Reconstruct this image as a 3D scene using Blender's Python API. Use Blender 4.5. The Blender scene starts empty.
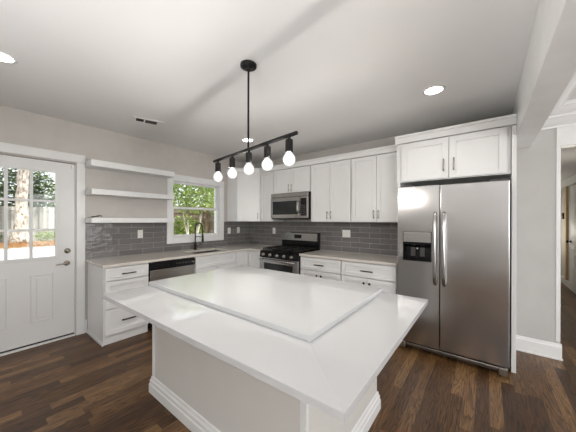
import bpy, bmesh, math, random
from mathutils import Vector, Matrix
random.seed(7)
SC = bpy.context.scene
COL = SC.collection

# ------------------------------------------------------------------ camera, sky, sun, area lights, exposure
cam_d = bpy.data.cameras.new('camera'); cam = bpy.data.objects.new('camera', cam_d); COL.objects.link(cam)
YAW = 0.663
cam.location = (3.9622, -3.7521, 1.4135)
cam.rotation_euler = (Matrix.Rotation(YAW, 3, 'Z') @ Matrix.Rotation(math.pi/2, 3, 'X') @ Matrix.Rotation(0.0026, 3, 'Z')).to_euler()
cam_d.sensor_fit = 'HORIZONTAL'; cam_d.sensor_width = 36.0; cam_d.lens = 253.62/576*36
cam_d.shift_y = 4.37/576; cam_d.clip_start = 0.05; cam_d.clip_end = 200
SC.camera = cam

vs = SC.view_settings
vs.view_transform = 'Standard'; vs.look = 'None'; vs.gamma = 1.0; vs.use_curve_mapping = False
vs.exposure = 0.6

W = bpy.data.worlds.new('world'); SC.world = W; W.use_nodes = True
nt = W.node_tree; nt.nodes.clear()
wo = nt.nodes.new('ShaderNodeOutputWorld'); bg = nt.nodes.new('ShaderNodeBackground'); sk = nt.nodes.new('ShaderNodeTexSky')
sk.sky_type = 'HOSEK_WILKIE'; sk.sun_direction = (0.62, 0.25, 0.74); sk.turbidity = 4.0
mixw = nt.nodes.new('ShaderNodeMixRGB'); mixw.inputs[0].default_value = 0.55; mixw.inputs[2].default_value = (1, 1, 1, 1)
nt.links.new(sk.outputs[0], mixw.inputs[1]); nt.links.new(mixw.outputs[0], bg.inputs[0])
bg.inputs[1].default_value = 1.7
nt.links.new(bg.outputs[0], wo.inputs[0])

def light(name, kind, loc, energy, color=(1, 1, 1), direction=None, **kw):
    d = bpy.data.lights.new(name, kind); d.energy = energy; d.color = color
    for k, v in kw.items(): setattr(d, k, v)
    o = bpy.data.objects.new(name, d); COL.objects.link(o); o.location = loc
    if direction is not None: o.rotation_euler = Vector(direction).to_track_quat('-Z', 'Y').to_euler()
    return o
light('sun', 'SUN', (5, 3, 12), 3.9, (1.0, 0.95, 0.86), (-0.62, -0.25, -0.74), angle=0.03)
# rear fill added to brighten cabinet fronts; side window set by the tile glare
light('rear_fill', 'AREA', (6.55, -6.02, 1.55), 66, (1.0, 0.99, 0.97), (-0.35, 1, -0.08), shape='RECTANGLE', size=2.4, size_y=1.7)
light('daylight_side', 'AREA', (8.02, -1.4, 1.2), 28, (1.0, 1.0, 0.99), (-1, 0, -0.1), shape='RECTANGLE', size=2.1, size_y=2.2)
# unseen upward spot added to brighten the ceiling, standing in for a bounced flash
light('ceiling_fill_spot', 'SPOT', (3.3, -5.2, 0.35), 255, (0.98, 0.99, 1.0), (0.05, 0.2, 1), spot_size=2.2, spot_blend=1.0, shadow_soft_size=0.35)

# ------------------------------------------------------------------ node helpers
def newmat(name):
    m = bpy.data.materials.new(name); m.use_nodes = True
    n = m.node_tree.nodes; b = n['Principled BSDF']
    return m, m.node_tree, b
def N(t, typ, **kw):
    n = t.nodes.new(typ)
    for k, v in kw.items(): setattr(n, k, v)
    return n
def math_(t, op, a, b=None):
    n = N(t, 'ShaderNodeMath', operation=op)
    for i, v in enumerate((a, b)):
        if v is None: continue
        if isinstance(v, (int, float)): n.inputs[i].default_value = v
        else: t.links.new(v, n.inputs[i])
    return n.outputs[0]
def ramp(t, fac, stops):
    r = N(t, 'ShaderNodeValToRGB')
    while len(r.color_ramp.elements) > 1: r.color_ramp.elements.remove(r.color_ramp.elements[-1])
    r.color_ramp.elements[0].position = stops[0][0]; r.color_ramp.elements[0].color = (*stops[0][1], 1)
    for p, c in stops[1:]:
        e = r.color_ramp.elements.new(p); e.color = (*c, 1)
    t.links.new(fac, r.inputs[0]); return r.outputs[0]
def noise(t, vec, scale, detail=2, rough=0.5, dist=0.0, scl=None):
    n = N(t, 'ShaderNodeTexNoise'); n.inputs['Scale'].default_value = scale; n.inputs['Detail'].default_value = detail
    n.inputs['Roughness'].default_value = rough; n.inputs['Distortion'].default_value = dist
    if scl:
        mp = N(t, 'ShaderNodeMapping'); mp.inputs['Scale'].default_value = scl; t.links.new(vec, mp.inputs[0]); vec = mp.outputs[0]
    t.links.new(vec, n.inputs['Vector']); return n.outputs[0]
def bump(t, b, h, strength, dist=0.01):
    n = N(t, 'ShaderNodeBump'); n.inputs['Strength'].default_value = strength; n.inputs['Distance'].default_value = dist
    t.links.new(h, n.inputs['Height']); t.links.new(n.outputs[0], b.inputs['Normal']); return n
def wpos(t): return N(t, 'ShaderNodeNewGeometry').outputs['Position']

def simple(name, col, rough=0.5, metal=0.0, var=0.03, nscale=6.0, bmp=0.0, bscale=200.0, spec=0.5, coat=0.0):
    m, t, b = newmat(name)
    p = N(t, 'ShaderNodeTexCoord').outputs['Object']
    f = noise(t, p, nscale, 3)
    lo = tuple(max(0, c*(1-var)) for c in col); hi = tuple(min(1, c*(1+var)) for c in col)
    t.links.new(ramp(t, f, [(0.3, lo), (0.7, hi)]), b.inputs['Base Color'])
    b.inputs['Roughness'].default_value = rough; b.inputs['Metallic'].default_value = metal
    b.inputs['Specular IOR Level'].default_value = spec; b.inputs['Coat Weight'].default_value = coat
    if bmp: bump(t, b, noise(t, p, bscale, 2), bmp, 0.002)
    return m

M = {}
M['wall'] = simple('warm grey wall paint', (0.56, 0.535, 0.505), 0.62, bmp=0.05)
M['wall_cool'] = simple('cool grey wall paint', (0.52, 0.515, 0.50), 0.6, bmp=0.05)
M['ceiling'] = simple('flat white ceiling paint', (0.80, 0.795, 0.785), 0.8, var=0.015, nscale=1.5, bmp=0.06, bscale=90)
M['trim'] = simple('white trim paint', (0.81, 0.815, 0.815), 0.35)
M['cab'] = simple('white cabinet paint', (0.81, 0.815, 0.815), 0.33, var=0.012)
M['door'] = simple('white door paint', (0.75, 0.755, 0.755), 0.36, var=0.012)
M['islandpaint'] = simple('pale island paint', (0.68, 0.67, 0.64), 0.45, var=0.012)
M['plastic'] = simple('white plastic', (0.84, 0.83, 0.80), 0.35)
M['black'] = simple('black metal', (0.010, 0.010, 0.010), 0.38, spec=0.22)
M['dkmetal'] = simple('dark bronze metal', (0.045, 0.038, 0.032), 0.3, 0.8, spec=0.3)
M['nickel'] = simple('brushed nickel', (0.46, 0.43, 0.39), 0.28, 1.0)
M['blackgloss'] = simple('black enamel', (0.008, 0.008, 0.009), 0.12, spec=0.3)
M['iron'] = simple('cast iron', (0.010, 0.010, 0.009), 0.35, bmp=0.3, spec=0.5)
M['glassdark'] = simple('dark oven glass', (0.022, 0.024, 0.024), 0.06)
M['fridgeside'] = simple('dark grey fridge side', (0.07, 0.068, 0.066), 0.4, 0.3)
M['rubber'] = simple('dark gasket', (0.02, 0.02, 0.02), 0.7)
M['concrete'] = simple('pale concrete', (0.62, 0.61, 0.60), 0.9, var=0.08)
M['tan'] = simple('tan hall paint', (0.62, 0.47, 0.27), 0.6)
M['brasslatch'] = simple('satin nickel lock', (0.50, 0.46, 0.40), 0.25, 1.0)

def stainless(name, col, rough, wav, axis=(1, 1, 60)):
    m, t, b = newmat(name)
    p = N(t, 'ShaderNodeTexCoord').outputs['Object']
    f = noise(t, p, 8, 2, scl=axis)
    t.links.new(ramp(t, f, [(0.3, tuple(c*0.95 for c in col)), (0.7, col)]), b.inputs['Base Color'])
    b.inputs['Metallic'].default_value = 1.0; b.inputs['Roughness'].default_value = rough
    b.inputs['Anisotropic'].default_value = 0.35
    bump(t, b, noise(t, p, 2.0, 1, scl=(1.0, 1.0, 2.2)), wav, 0.02)
    return m
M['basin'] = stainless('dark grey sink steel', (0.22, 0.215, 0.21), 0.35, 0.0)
M['steel'] = stainless('brushed stainless steel', (0.56, 0.555, 0.55), 0.22, 0.0)
M['steelwavy'] = stainless('brushed stainless door sheet', (0.54, 0.535, 0.535), 0.21, 0.10)
M['steelwarm'] = stainless('warm stainless steel', (0.46, 0.44, 0.415), 0.24, 0.0)

def mat_floor():
    m, t, b = newmat('stained oak strip floor')
    pos = wpos(t); s = N(t, 'ShaderNodeSeparateXYZ'); t.links.new(pos, s.inputs[0]); X, Y = s.outputs[0], s.outputs[1]
    PW, PL = 0.083, 1.05
    xr = math_(t, 'DIVIDE', X, PW); row = math_(t, 'FLOOR', xr)
    wn = N(t, 'ShaderNodeTexWhiteNoise', noise_dimensions='1D'); t.links.new(row, wn.inputs['W'])
    u = math_(t, 'ADD', math_(t, 'DIVIDE', Y, PL), math_(t, 'MULTIPLY', wn.outputs[0], 9.7)); cl = math_(t, 'FLOOR', u)
    cb = N(t, 'ShaderNodeCombineXYZ'); t.links.new(row, cb.inputs[0]); t.links.new(cl, cb.inputs[1])
    w2 = N(t, 'ShaderNodeTexWhiteNoise', noise_dimensions='2D'); t.links.new(cb.outputs[0], w2.inputs['Vector'])
    base = ramp(t, w2.outputs[0], [(0.0, (0.060, 0.027, 0.011)), (0.3, (0.096, 0.046, 0.018)), (0.6, (0.136, 0.068, 0.026)), (0.85, (0.19, 0.100, 0.040)), (1.0, (0.25, 0.142, 0.060))])
    # grain follows the strip, each strip with its own offset
    off = N(t, 'ShaderNodeCombineXYZ'); t.links.new(math_(t, 'MULTIPLY', w2.outputs[0], 37.0), off.inputs[0]); t.links.new(math_(t, 'MULTIPLY', w2.outputs[0], 91.0), off.inputs[1])
    va = N(t, 'ShaderNodeVectorMath', operation='ADD'); t.links.new(pos, va.inputs[0]); t.links.new(off.outputs[0], va.inputs[1])
    fine = noise(t, va.outputs[0], 1.0, 5, 0.65, 0.3, (160, 6, 1))
    cn = noise(t, va.outputs[0], 1.0, 1.5, 0.5, 0.4, (15, 1.1, 1))
    cf = math_(t, 'FRACT', math_(t, 'MULTIPLY', cn, 13.0))
    g1 = ramp(t, fine, [(0.34, (0.22, 0.19, 0.17)), (0.52, (1, 1, 1)), (0.8, (1.45, 1.38, 1.3))])
    g2 = ramp(t, cf, [(0.0, (0.30, 0.25, 0.22)), (0.20, (0.62, 0.58, 0.55)), (0.45, (1.05, 1.05, 1.05)), (0.9, (1.25, 1.22, 1.2)), (1.0, (0.30, 0.25, 0.22))])
    mx = N(t, 'ShaderNodeMixRGB', blend_type='MULTIPLY'); mx.inputs[0].default_value = 0.9; t.links.new(base, mx.inputs[1]); t.links.new(g1, mx.inputs[2])
    mx2 = N(t, 'ShaderNodeMixRGB', blend_type='MULTIPLY'); mx2.inputs[0].default_value = 0.75; t.links.new(mx.outputs[0], mx2.inputs[1]); t.links.new(g2, mx2.inputs[2])
    fx = math_(t, 'FRACT', xr); fu = math_(t, 'FRACT', u)
    e1 = math_(t, 'LESS_THAN', math_(t, 'MINIMUM', fx, math_(t, 'SUBTRACT', 1.0, fx)), 0.012)
    e2 = math_(t, 'LESS_THAN', fu, 0.0022)
    gap = math_(t, 'MAXIMUM', e1, e2)
    mx3 = N(t, 'ShaderNodeMixRGB'); t.links.new(math_(t, 'MULTIPLY', gap, 0.75), mx3.inputs[0]); t.links.new(mx2.outputs[0], mx3.inputs[1]); mx3.inputs[2].default_value = (0.008, 0.005, 0.003, 1)
    t.links.new(mx3.outputs[0], b.inputs['Base Color'])
    b.inputs['Roughness'].default_value = 0.36; b.inputs['Specular IOR Level'].default_value = 0.35
    bump(t, b, math_(t, 'SUBTRACT', fine, gap), 0.12, 0.003)
    return m
M['floor'] = mat_floor()

def mat_tile(name, ax):
    m, t, b = newmat(name)
    pos = wpos(t); s = N(t, 'ShaderNodeSeparateXYZ'); t.links.new(pos, s.inputs[0])
    cb = N(t, 'ShaderNodeCombineXYZ'); t.links.new(math_(t, 'ADD', s.outputs[ax], 12.05), cb.inputs[0]); t.links.new(math_(t, 'SUBTRACT', s.outputs[2], 0.918), cb.inputs[1])
    br = N(t, 'ShaderNodeTexBrick', offset=0.5, offset_frequency=2, squash=1.0)
    br.inputs['Scale'].default_value = 1.0; br.inputs['Brick Width'].default_value = 0.305; br.inputs['Row Height'].default_value = 0.0775
    br.inputs['Mortar Size'].default_value = 0.0018; br.inputs['Mortar Smooth'].default_value = 0.15; br.inputs['Bias'].default_value = 0.0
    br.inputs['Color1'].default_value = (0.142, 0.136, 0.135, 1); br.inputs['Color2'].default_value = (0.182, 0.173, 0.170, 1); br.inputs['Mortar'].default_value = (0.46, 0.44, 0.42, 1)
    t.links.new(cb.outputs[0], br.inputs['Vector']); t.links.new(br.outputs[0], b.inputs['Base Color'])
    b.inputs['Roughness'].default_value = 0.10
    wav = noise(t, pos, 9, 2, 0.5, 0.0, (1.0, 1.0, 2.4))
    hh = math_(t, 'ADD', math_(t, 'MULTIPLY', wav, 0.8), math_(t, 'MULTIPLY', br.outputs[1], -0.35))
    bump(t, b, hh, 0.55 if ax == 1 else 0.25, 0.012)
    return m
M['tile_x'] = mat_tile('glossy grey subway tile back', 0)
M['tile_y'] = mat_tile('glossy grey subway tile left', 1)

def mat_quartz(name, col, speck, rough):
    m, t, b = newmat(name)
    p = N(t, 'ShaderNodeTexCoord').outputs['Object']
    f = noise(t, p, 260, 2, 0.6)
    t.links.new(ramp(t, f, [(0.30, speck), (0.42, col), (1.0, col)]), b.inputs['Base Color'])
    b.inputs['Roughness'].default_value = rough; b.inputs['Specular IOR Level'].default_value = 0.65
    return m
M['quartz'] = mat_quartz('white polished quartz', (0.59, 0.595, 0.605), (0.55, 0.555, 0.565), 0.012)
M['counter'] = mat_quartz('beige speckled quartz', (0.68, 0.638, 0.585), (0.57, 0.53, 0.48), 0.14)

def mat_emit(name, col, s):
    m, t, b = newmat(name); b.inputs['Base Color'].default_value = (*col, 1)
    b.inputs['Emission Color'].default_value = (*col, 1); b.inputs['Emission Strength'].default_value = s
    return m
M['lens'] = mat_emit('lit downlight lens', (1.0, 0.98, 0.94), 9.0)
M['filament'] = mat_emit('glowing filament', (1.0, 0.93, 0.82), 40.0)
def mat_bulb():
    m = bpy.data.materials.new('glowing bulb glass'); m.use_nodes = True; t = m.node_tree; t.nodes.clear()
    o = N(t, 'ShaderNodeOutputMaterial'); tr = N(t, 'ShaderNodeBsdfTransparent'); em = N(t, 'ShaderNodeEmission'); gl = N(t, 'ShaderNodeBsdfGlossy'); gl.inputs['Roughness'].default_value = 0.05
    em.inputs[0].default_value = (1.0, 0.97, 0.93, 1); em.inputs[1].default_value = 1.35
    fr = N(t, 'ShaderNodeFresnel'); fr.inputs['IOR'].default_value = 1.45
    ad = N(t, 'ShaderNodeMixShader'); ad.inputs[0].default_value = 0.6; t.links.new(tr.outputs[0], ad.inputs[1]); t.links.new(em.outputs[0], ad.inputs[2])
    mx = N(t, 'ShaderNodeMixShader'); t.links.new(fr.outputs[0], mx.inputs[0]); t.links.new(ad.outputs[0], mx.inputs[1]); t.links.new(gl.outputs[0], mx.inputs[2]); t.links.new(mx.outputs[0], o.inputs[0])
    return m

def mat_glass(name, rough=0.0):
    m = bpy.data.materials.new(name); m.use_nodes = True; t = m.node_tree; t.nodes.clear()
    o = N(t, 'ShaderNodeOutputMaterial'); tr = N(t, 'ShaderNodeBsdfTransparent'); gl = N(t, 'ShaderNodeBsdfGlossy'); gl.inputs['Roughness'].default_value = rough
    tr.inputs[0].default_value = (0.96, 0.98, 0.97, 1)
    fr = N(t, 'ShaderNodeFresnel'); fr.inputs['IOR'].default_value = 1.45
    mx = N(t, 'ShaderNodeMixShader'); t.links.new(fr.outputs[0], mx.inputs[0]); t.links.new(tr.outputs[0], mx.inputs[1]); t.links.new(gl.outputs[0], mx.inputs[2]); t.links.new(mx.outputs[0], o.inputs[0])
    return m
M['glass'] = mat_glass('clear window glass')
M['bulb'] = mat_bulb()

def mat_leaf(name, c1, c2, c3):
    m, t, b = newmat(name)
    oi = N(t, 'ShaderNodeNewGeometry').outputs['Random Per Island']
    t.links.new(ramp(t, oi, [(0.0, c1), (0.5, c2), (1.0, c3)]), b.inputs['Base Color'])
    b.inputs['Roughness'].default_value = 0.45
    b.inputs['Subsurface Weight'].default_value = 0.0
    tr = N(t, 'ShaderNodeBsdfTranslucent'); t.links.new(ramp(t, oi, [(0.0, c2), (1.0, c3)]), tr.inputs[0])
    mx = N(t, 'ShaderNodeMixShader'); mx.inputs[0].default_value = 0.4
    o = t.nodes['Material Output']; t.links.new(b.outputs[0], mx.inputs[1]); t.links.new(tr.outputs[0], mx.inputs[2]); t.links.new(mx.outputs[0], o.inputs[0])
    return m
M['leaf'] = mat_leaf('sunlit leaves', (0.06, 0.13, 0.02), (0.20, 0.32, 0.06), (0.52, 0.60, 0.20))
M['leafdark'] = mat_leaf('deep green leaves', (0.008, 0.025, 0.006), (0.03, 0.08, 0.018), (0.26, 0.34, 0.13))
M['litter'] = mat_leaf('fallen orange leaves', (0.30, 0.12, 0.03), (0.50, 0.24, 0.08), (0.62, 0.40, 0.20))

def mat_bark():
    m, t, b = newmat('pale mottled bark')
    p = N(t, 'ShaderNodeTexCoord').outputs['Object']
    f = noise(t, p, 4.5, 5, 0.7, 0.6, (1.6, 1.6, 0.7))
    t.links.new(ramp(t, f, [(0.36, (0.16, 0.12, 0.09)), (0.46, (0.46, 0.40, 0.35)), (0.56, (0.74, 0.69, 0.64))]), b.inputs['Base Color'])
    b.inputs['Roughness'].default_value = 0.9; bump(t, b, f, 0.5, 0.05); return m
M['bark'] = mat_bark()
def mat_boards(name, c1, c2, w, ax):
    m, t, b = newmat(name)
    s = N(t, 'ShaderNodeSeparateXYZ'); t.links.new(wpos(t), s.inputs[0])
    q = math_(t, 'FLOOR', math_(t, 'DIVIDE', s.outputs[ax], w))
    wn = N(t, 'ShaderNodeTexWhiteNoise', noise_dimensions='1D'); t.links.new(q, wn.inputs['W'])
    t.links.new(ramp(t, wn.outputs[0], [(0, c1), (1, c2)]), b.inputs['Base Color']); b.inputs['Roughness'].default_value = 0.85; return m
M['fence'] = mat_boards('weathered grey fence boards', (0.26, 0.25, 0.23), (0.66, 0.65, 0.63), 0.15, 1)
M['fencebrown'] = mat_boards('brown fence boards', (0.11, 0.085, 0.06), (0.20, 0.155, 0.11), 0.14, 1)
def mat_ground():
    m, t, b = newmat('bare yard soil')
    f = noise(t, wpos(t), 2.5, 5, 0.6)
    t.links.new(ramp(t, f, [(0.35, (0.30, 0.20, 0.11)), (0.55, (0.46, 0.33, 0.20)), (0.7, (0.55, 0.46, 0.34))]), b.inputs['Base Color']); b.inputs['Roughness'].default_value = 0.95; return m
M['ground'] = mat_ground()

# ------------------------------------------------------------------ mesh helpers
class Frame:
    """local (u along, n outward, z up) -> world"""
    def __init__(s, o, u, n): s.o = Vector(o); s.u = Vector(u).normalized(); s.n = Vector(n).normalized()
    def __call__(s, p): return s.o + s.u*p[0] + s.n*p[1] + Vector((0, 0, p[2]))
WORLD = Frame((0, 0, 0), (1, 0, 0), (0, 1, 0))
BACK = Frame((0, 0, 0), (1, 0, 0), (0, -1, 0))       # faces -y, u = x
LEFT = Frame((0, 0, 0), (0, 1, 0), (1, 0, 0))        # faces +x, u = y
class MB:
    def __init__(s, fr=WORLD): s.bm = bmesh.new(); s.fr = fr; s.smooth = []
    def box(s, u0, u1, n0, n1, z0, z1):
        u0, u1 = sorted((u0, u1)); n0, n1 = sorted((n0, n1)); z0, z1 = sorted((z0, z1))
        v = [s.bm.verts.new(s.fr(p)) for p in ((u0, n0, z0), (u1, n0, z0), (u1, n1, z0), (u0, n1, z0), (u0, n0, z1), (u1, n0, z1), (u1, n1, z1), (u0, n1, z1))]
        for f in ((0, 1, 2, 3), (4, 5, 6, 7), (0, 1, 5, 4), (1, 2, 6, 5), (2, 3, 7, 6), (3, 0, 4, 7)): s.bm.faces.new([v[i] for i in f])
        return s
    def prism(s, pts, z0, z1):
        a = [s.bm.verts.new(s.fr((p[0], p[1], z0))) for p in pts]; b = [s.bm.verts.new(s.fr((p[0], p[1], z1))) for p in pts]
        s.bm.faces.new(a); s.bm.faces.new(b); k = len(pts)
        for i in range(k): s.bm.faces.new((a[i], a[(i+1) % k], b[(i+1) % k], b[i]))
        return s
    def extrude(s, prof, axis, a0, a1):
        """profile of (n, z) swept along u from a0 to a1"""
        A = [s.bm.verts.new(s.fr((a0, p[0], p[1]))) for p in prof]; B = [s.bm.verts.new(s.fr((a1, p[0], p[1]))) for p in prof]
        s.bm.faces.new(A); s.bm.faces.new(B); k = len(prof)
        for i in range(k): s.bm.faces.new((A[i], A[(i+1) % k], B[(i+1) % k], B[i]))
        return s
    def tube(s, path, r, seg=12, local=True):
        P = [s.fr(p) if local else Vector(p) for p in path]; n = len(P); rings = []
        rs = r if isinstance(r, (list, tuple)) else [r]*n
        up = None
        for i in range(n):
            t = (P[min(i+1, n-1)] - P[max(i-1, 0)]).normalized()
            if up is None: up = t.orthogonal().normalized()
            else: up = (up - t*up.dot(t)).normalized()
            w = t.cross(up)
            rings.append([s.bm.verts.new(P[i] + (up*math.cos(a) + w*math.sin(a))*rs[i]) for a in [2*math.pi*k/seg for k in range(seg)]])
        for i in range(n-1):
            for k in range(seg):
                f = s.bm.faces.new((rings[i][k], rings[i][(k+1) % seg], rings[i+1][(k+1) % seg], rings[i+1][k])); f.smooth = True
        s.bm.faces.new(rings[0]); s.bm.faces.new(rings[-1]); return s
    def lathe(s, c, prof, axis='z', seg=24, smooth=True):
        """prof: (radius, height) along axis from local point c"""
        rings = []
        for r, h in prof:
            ring = []
            for k in range(seg):
                a = 2*math.pi*k/seg; x, y = max(r, 1e-5)*math.cos(a), max(r, 1e-5)*math.sin(a)
                q = {'z': (c[0]+x, c[1]+y, c[2]+h), 'n': (c[0]+x, c[1]+h, c[2]+y), 'u': (c[0]+h, c[1]+x, c[2]+y)}[axis]
                ring.append(s.bm.verts.new(s.fr(q)))
            rings.append(ring)
        for i in range(len(rings)-1):
            for k in range(seg):
                f = s.bm.faces.new((rings[i][k], rings[i][(k+1) % seg], rings[i+1][(k+1) % seg], rings[i+1][k])); f.smooth = smooth
        s.bm.faces.new(rings[0]); s.bm.faces.new(rings[-1]); return s
    def build(s, name, mat, parent=None, bevel=0.0, seg=2, label=None, kind=None, category=None, group=None, origin=None):
        bmesh.ops.recalc_face_normals(s.bm, faces=s.bm.faces)
        me = bpy.data.meshes.new(name)
        root = parent
        while root is not None and root.parent is not None: root = root.parent
        if root is not None: off = Vector(root.location)
        elif origin is not None: off = Vector(origin)
        else:
            xs = [v.co for v in s.bm.verts]
            off = Vector(((min(v.x for v in xs)+max(v.x for v in xs))/2, (min(v.y for v in xs)+max(v.y for v in xs))/2, min(v.z for v in xs)))
        for v in s.bm.verts: v.co -= off
        s.bm.to_mesh(me); s.bm.free()
        me.materials.append(M[mat] if isinstance(mat, str) else mat)
        o = bpy.data.objects.new(name, me); COL.objects.link(o)
        if parent is None: o.location = off
        else: o.parent = parent
        if bevel:
            md = o.modifiers.new('bevel', 'BEVEL'); md.width = bevel; md.segments = seg; md.limit_method = 'ANGLE'; md.angle_limit = math.radians(50)
        for k, v in (('label', label), ('kind', kind), ('category', category), ('group', group)):
            if v: o[k] = v
        return o
def thing(name, loc, label, cat, group=None, kind=None):
    o = bpy.data.objects.new(name, None); COL.objects.link(o); o.location = loc; o.empty_display_size = 0.1
    if label: o['label'] = label
    if cat: o['category'] = cat
    if group: o['group'] = group
    if kind: o['kind'] = kind
    return o
def copy_tree(o, parent=None):
    c = o.copy(); COL.objects.link(c); c.parent = parent
    for ch in o.children: copy_tree(ch, c)
    return c
def struct(mb, name, mat, parent=None, **kw):
    return mb.build(name, mat, parent, kind=None if parent else 'structure', **kw)

H = 2.602
BY = 0.0
# ------------------------------------------------------------------ room shell
struct(MB().box(-0.15, 8.2, -6.2, 6.2, -0.06, 0.0), 'floor', 'floor', origin=(0, 0, 0))
struct(MB().box(-0.15, 4.26, -6.2, 0.12, H, H+0.12), 'ceiling', 'ceiling', origin=(0, 0, H))
struct(MB().box(4.262, 8.2, -6.2, -0.0, 2.560, 2.72), 'ceiling', 'ceiling')
struct(MB().box(4.3, 8.2, 0.14, 6.2, 2.36, 2.46), 'ceiling', 'ceiling')
# left wall with the door opening and the window opening
wl = MB()
DY0, DY1, DZ = -3.845, -2.905, 2.10          # door opening
WY0, WY1, WZ0, WZ1 = -1.70, -0.775, 1.125, 2.06  # window opening
wl.box(-0.15, 0, -6.2, DY0, 0, H); wl.box(-0.15, 0, DY0, DY1, DZ, H); wl.box(-0.15, 0, DY1, WY0, 0, H)
wl.box(-0.15, 0, WY0, WY1, 0, WZ0); wl.box(-0.15, 0, WY0, WY1, WZ1, H); wl.box(-0.15, 0, WY1, 0.12, 0, H)
struct(wl, 'wall_left', 'wall')
# back wall, its part by the hall, and the header over the hall opening
struct(MB().box(0, 4.180, 0, 0.12, 0, H), 'wall_back', 'wall')
struct(MB().box(4.182, 4.545, 0, 0.12, 0, 2.60).box(4.545, 6.1, 0, 0.12, 2.20, 2.62).box(6.1, 8.2, 0, 0.12, 0, 2.62), 'wall_right', 'wall_cool')
# rear wall and far side wall behind the viewer, with an opening in each for its area lamp
wr = MB()
xs = [(5.35, 7.75)]; px = -0.15
for a, b in xs:
    wr.box(px, a, -6.2, -6.05, 0, H); wr.box(a, b, -6.2, -6.05, 0, 0.70); wr.box(a, b, -6.2, -6.05, 2.40, H); px = b
wr.box(px, 8.2, -6.2, -6.05, 0, H)
struct(wr, 'wall_rear', 'wall')
ws = MB(); ws.box(8.05, 8.2, -6.05, -2.45, 0, H); ws.box(8.05, 8.2, -2.45, -0.35, 0, 0.1); ws.box(8.05, 8.2, -2.45, -0.35, 2.3, H); ws.box(8.05, 8.2, -0.35, 0, 0, H)
struct(ws, 'wall_side', 'wall')
# beam between the two rooms
struct(MB(LEFT).extrude([(4.187, 2.207), (4.337, 2.207), (4.337, 2.559), (4.261, 2.559), (4.261, 2.601), (4.187, 2.601)], 'u', -6.05, -0.001), 'trim_1', 'trim', bevel=0.003)
# crown moulding of the adjoining room: along its wall and along the beam
cp = [(0.0, 2.370), (0.012, 2.370), (0.014, 2.388), (0.026, 2.392), (0.060, 2.412), (0.100, 2.446), (0.114, 2.450), (0.114, 2.472), (0.128, 2.474), (0.150, 2.484), (0.172, 2.500), (0.190, 2.522), (0.206, 2.528), (0.208, 2.546), (0.222, 2.547), (0.222, 2.558), (0.0, 2.558)]
cm = MB(); rings = []
for c0 in range(3):
    ring = []
    for d, z in cp:
        p = [(4.339+d, -6.04, z), (4.339+d, -0.002-d, z), (8.04, -0.002-d, z)][c0]
        ring.append(cm.bm.verts.new(p))
    rings.append(ring)
for i in range(2):
    for k in range(len(cp)): cm.bm.faces.new((rings[i][k], rings[i][(k+1) % len(cp)], rings[i+1][(k+1) % len(cp)], rings[i+1][k]))
cm.bm.faces.new(rings[0]); cm.bm.faces.new(rings[2])
struct(cm, 'trim_2', 'trim')
# casing of the hall opening: thin side casing and tall head casing
struct(MB(BACK).box(4.53, 4.562, -0.125, 0.006, 0.182, 2.18).box(4.562, 6.0, -0.125, -0.001, 2.18, 2.199).box(4.53, 6.0, 0.001, 0.010, 2.18, 2.37), 'trim_3', 'trim', bevel=0.002)

# baseboards
bbp = [(0, 0), (0.016, 0), (0.016, 0.125), (0.010, 0.14), (0.008, 0.155), (0, 0.16)]
bb = MB(BACK); bb.extrude([(n+0.001, z) for n, z in bbp], 'u', 4.205, 4.572); bb.box(4.5465, 4.572, -0.13, 0.001, 0, 0.15); bb.box(4.205, 4.578, 0.017, 0.026, 0, 0.018)
struct(bb, 'baseboard_back', 'trim')
bl = MB(LEFT); bl.extrude([(n+0.001, z) for n, z in bbp], 'u', -2.81, -2.792)
struct(bl, 'baseboard_left', 'trim')

# ------------------------------------------------------------------ hall behind the opening
struct(MB().box(5.36, 5.46, 0.14, 3.95, 0, 2.36).box(5.36, 5.46, 3.95, 5.2, 0, 2.36), 'wall_hall', 'wall_cool')
struct(MB().box(4.3, 5.36, 5.2, 5.3, 0, 2.36), 'wall_end', 'wall_cool')
struct(MB().box(4.3, 4.40, 0.14, 5.2, 0, 2.36), 'wall_hall_left', 'wall_cool')
struct(MB().box(5.33, 5.358, 0.2, 5.19, 2.17, 2.33), 'trim_4', 'trim')
struct(MB().box(5.32, 5.358, 4.26, 4.40, 0.14, 2.165).box(5.32, 5.358, 4.95, 5.10, 0.14, 2.165), 'trim_5', 'tan', bevel=0.004)
struct(MB().box(5.338, 5.358, 3.93, 5.19, 0, 0.138), 'baseboard_hall', 'trim')
d2 = thing('door_2', (5.34, 3.4, 0.012), None, None, kind='structure')
dm = MB(Frame((5.357, 0, 0), (0, -1, 0), (-1, 0, 0)))
dm.box(-3.90, -3.10, 0.0, 0.035, 0.012, 2.12)
for z0, z1 in ((0.25, 0.95), (1.08, 1.98)):
    for u0, u1 in ((-3.80, -3.54), (-3.46, -3.20)): dm.box(u0, u1, 0.035, 0.041, z0, z1)
dm.build('door_leaf', 'trim', d2, bevel=0.004)
MB(Frame((5.357, 0, 0), (0, -1, 0), (-1, 0, 0))).lathe((-3.83, 0.035, 1.0), [(0.028, 0), (0.028, 0.006), (0.010, 0.010), (0.010, 0.035), (0.026, 0.042), (0.030, 0.058), (0.020, 0.070), (0, 0.073)], 'n').build('door_knob', 'black', d2, label='black door knob')
th = thing('thermostat', (5.31, 4.60, 1.46), 'small dark wall control on the tan wall deep in the hall', 'thermostat')
MB().box(5.325, 5.356, 4.56, 4.66, 1.46, 1.60).build('housing', 'dkmetal', th, bevel=0.006)
MB().box(5.320, 5.3245, 4.58, 4.64, 1.53, 1.585).build('display', 'blackgloss', th)

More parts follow.
